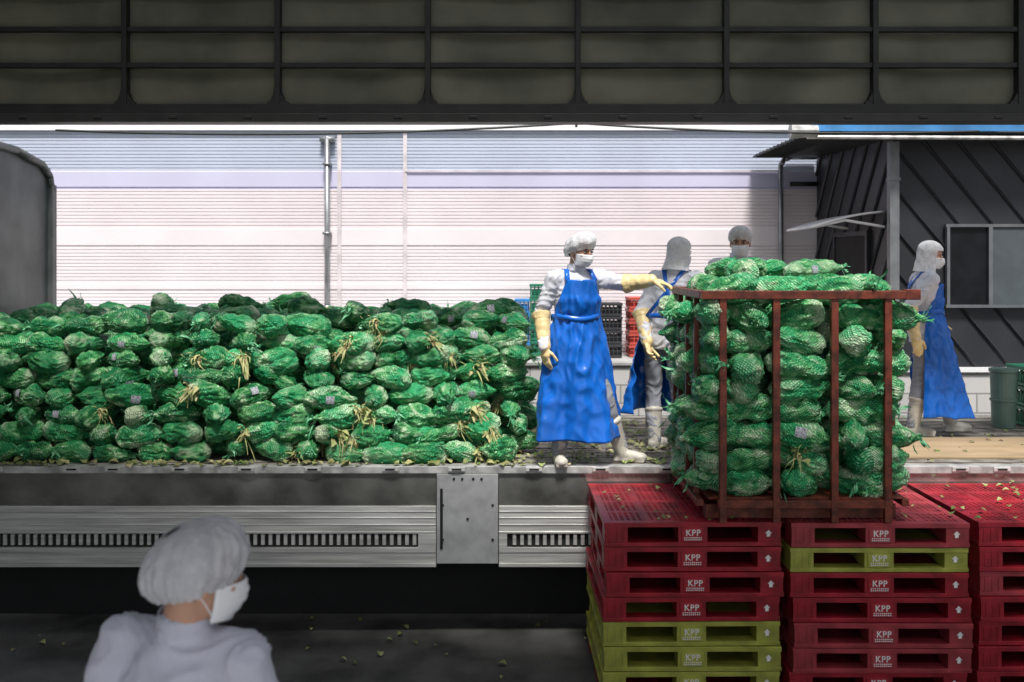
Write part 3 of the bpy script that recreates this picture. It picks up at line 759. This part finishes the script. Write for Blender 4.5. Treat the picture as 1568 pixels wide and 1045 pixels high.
person('worker_in_blue_apron',(.475,7.36,2.70),(.47,7.40,2.18),R(-162),(.505,7.315,2.84),R(-138),R(-9),
  (.215,7.35,2.38),(.237,7.25,2.14),(.83,7.26,2.60),(1.0,7.17,2.625),(.37,7.34,1.72),(.345,7.33,1.36),(.68,7.34,1.75),(.82,7.42,1.36),
  style='cap',apron=[(.485,7.35,2.63,.145,.15,50),(.475,7.36,2.47,.180,.165,62),(.47,7.38,2.35,.175,.155,80),(.475,7.38,2.2,.205,.175,90),(.48,7.38,1.95,.24,.2,95),(.485,7.38,1.7,.30,.22,95),(.49,7.38,1.47,.345,.24,95)],ayaw=R(-168),
  hR=((.1,-.1,-1),(.6,.5,0),.3),hL=((.9,-.1,-.22),(0,.15,-1),.32),toe=(R(-175),R(-110)),seed=1,puff=1.10)
person('worker_in_blue_apron',(1.30,7.9,2.69),(1.22,7.92,2.16),R(-35),(1.335,7.92,2.83),R(-50),R(-8),
  (1.52,7.68,2.42),(1.44,7.48,2.50),(1.03,7.94,2.36),(1.06,7.80,2.13),(1.32,7.86,1.76),(1.33,7.80,1.36),(1.13,7.98,1.75),(1.13,7.90,1.36),
  style='hood',apron=[(1.26,7.9,2.60,.15,.15,60),(1.24,7.92,2.34,.18,.16,105),(1.22,7.92,2.15,.20,.18,125),(1.20,7.92,1.9,.24,.21,135),(1.18,7.92,1.55,.27,.24,140)],ayaw=R(-35),seed=2,toe=(R(-20),R(-40)))
person('worker_in_blue_apron',(1.85,8.14,2.79),(1.85,8.15,2.24),R(172),(1.857,8.10,2.925),R(165),R(-10),
  (1.60,8.07,2.52),(1.68,7.85,2.40),(2.12,8.07,2.52),(2.04,7.85,2.40),(1.76,8.13,1.80),(1.76,8.15,1.36),(1.94,8.13,1.80),(1.94,8.15,1.36),
  style='cap',apron=[(1.85,8.14,2.62,.15,.15,55),(1.85,8.14,2.42,.185,.16,95),(1.85,8.15,2.2,.21,.18,100),(1.85,8.15,1.9,.25,.2,100),(1.85,8.15,1.55,.29,.24,100)],ayaw=R(175),seed=3,toe=(R(180),R(180)),puff=1.0)
person('worker_in_blue_apron',(3.56,8.6,2.67),(3.55,8.6,2.16),R(-95),(3.62,8.6,2.815),R(-100),R(-6),
  (3.36,8.42,2.37),(3.40,8.38,2.13),(3.58,8.84,2.38),(3.74,8.82,2.2),(3.50,8.52,1.75),(3.42,8.5,1.36),(3.74,8.68,1.76),(3.84,8.72,1.36),
  style='hood',apron=[(3.57,8.6,2.57,.14,.15,58),(3.56,8.6,2.40,.17,.155,85),(3.56,8.6,2.33,.175,.15,100),(3.57,8.6,2.15,.20,.18,108),(3.59,8.6,1.9,.22,.21,112),(3.61,8.6,1.6,.25,.25,115),(3.62,8.6,1.44,.27,.28,115)],ayaw=R(-98),
  hR=((.15,-.05,-1),(0,1,0),.3),seed=4,toe=(R(-100),R(-85)))
F=.45
person('observer_in_white_coat',(-.795,2.43,1.87),(-.815,2.45,1.32),R(-22),(-.757,2.42,1.998),R(-62),R(-4),
  (-.55,2.40,1.52),(-.57,2.55,1.30),(-1.08,2.50,1.52),(-1.03,2.64,1.32),(-.73,2.42,.92),(-.73,2.42,F+.09),(-.90,2.50,.92),(-.90,2.50,F+.09),
  style='cap',gloves=False,seed=6,puff=1.11,floor=F,toe=(R(-22),R(-22)),bulk=1.0,capz=.98,tilt=.24,shirt=M_coat,net=M_net2,capc=.030,capa=132)
# ---------------------------------------------------------------- light and camera
sv=Vector((.05,-.47,.88)).normalized()
el=math.asin(sv.z);az=math.atan2(sv.x,sv.y)
sun=bpy.data.lights.new('sun','SUN');sun.energy=5.0;sun.angle=R(10);sun.color=(1,.97,.94)
so=bpy.data.objects.new('sun',sun);S.collection.objects.link(so);so.rotation_euler=sv.to_track_quat('Z','Y').to_euler();so.location=sv*30
w=bpy.data.worlds.new('World');S.world=w;w.use_nodes=True
n=w.node_tree.nodes;l=w.node_tree.links;bg=n['Background']
sk=n.new('ShaderNodeTexSky');sk.sky_type='NISHITA';sk.sun_disc=False;sk.sun_elevation=el;sk.sun_rotation=az;sk.dust_density=3
hs=n.new('ShaderNodeHueSaturation');hs.inputs['Saturation'].default_value=.45
l.new(sk.outputs[0],hs.inputs['Color']);l.new(hs.outputs[0],bg.inputs['Color']);bg.inputs['Strength'].default_value=.15
cam=bpy.data.cameras.new('camera');co=bpy.data.objects.new('camera',cam);S.collection.objects.link(co)
co.location=(0,0,2.75);co.rotation_euler=(R(90),0,0);cam.lens=35;cam.sensor_width=36;cam.shift_y=-.0762;cam.clip_end=900
cam.dof.use_dof=True;cam.dof.focus_distance=7.1;cam.dof.aperture_fstop=2.8
S.camera=co
S.view_settings.view_transform='Standard';S.view_settings.look='None';S.view_settings.exposure=0
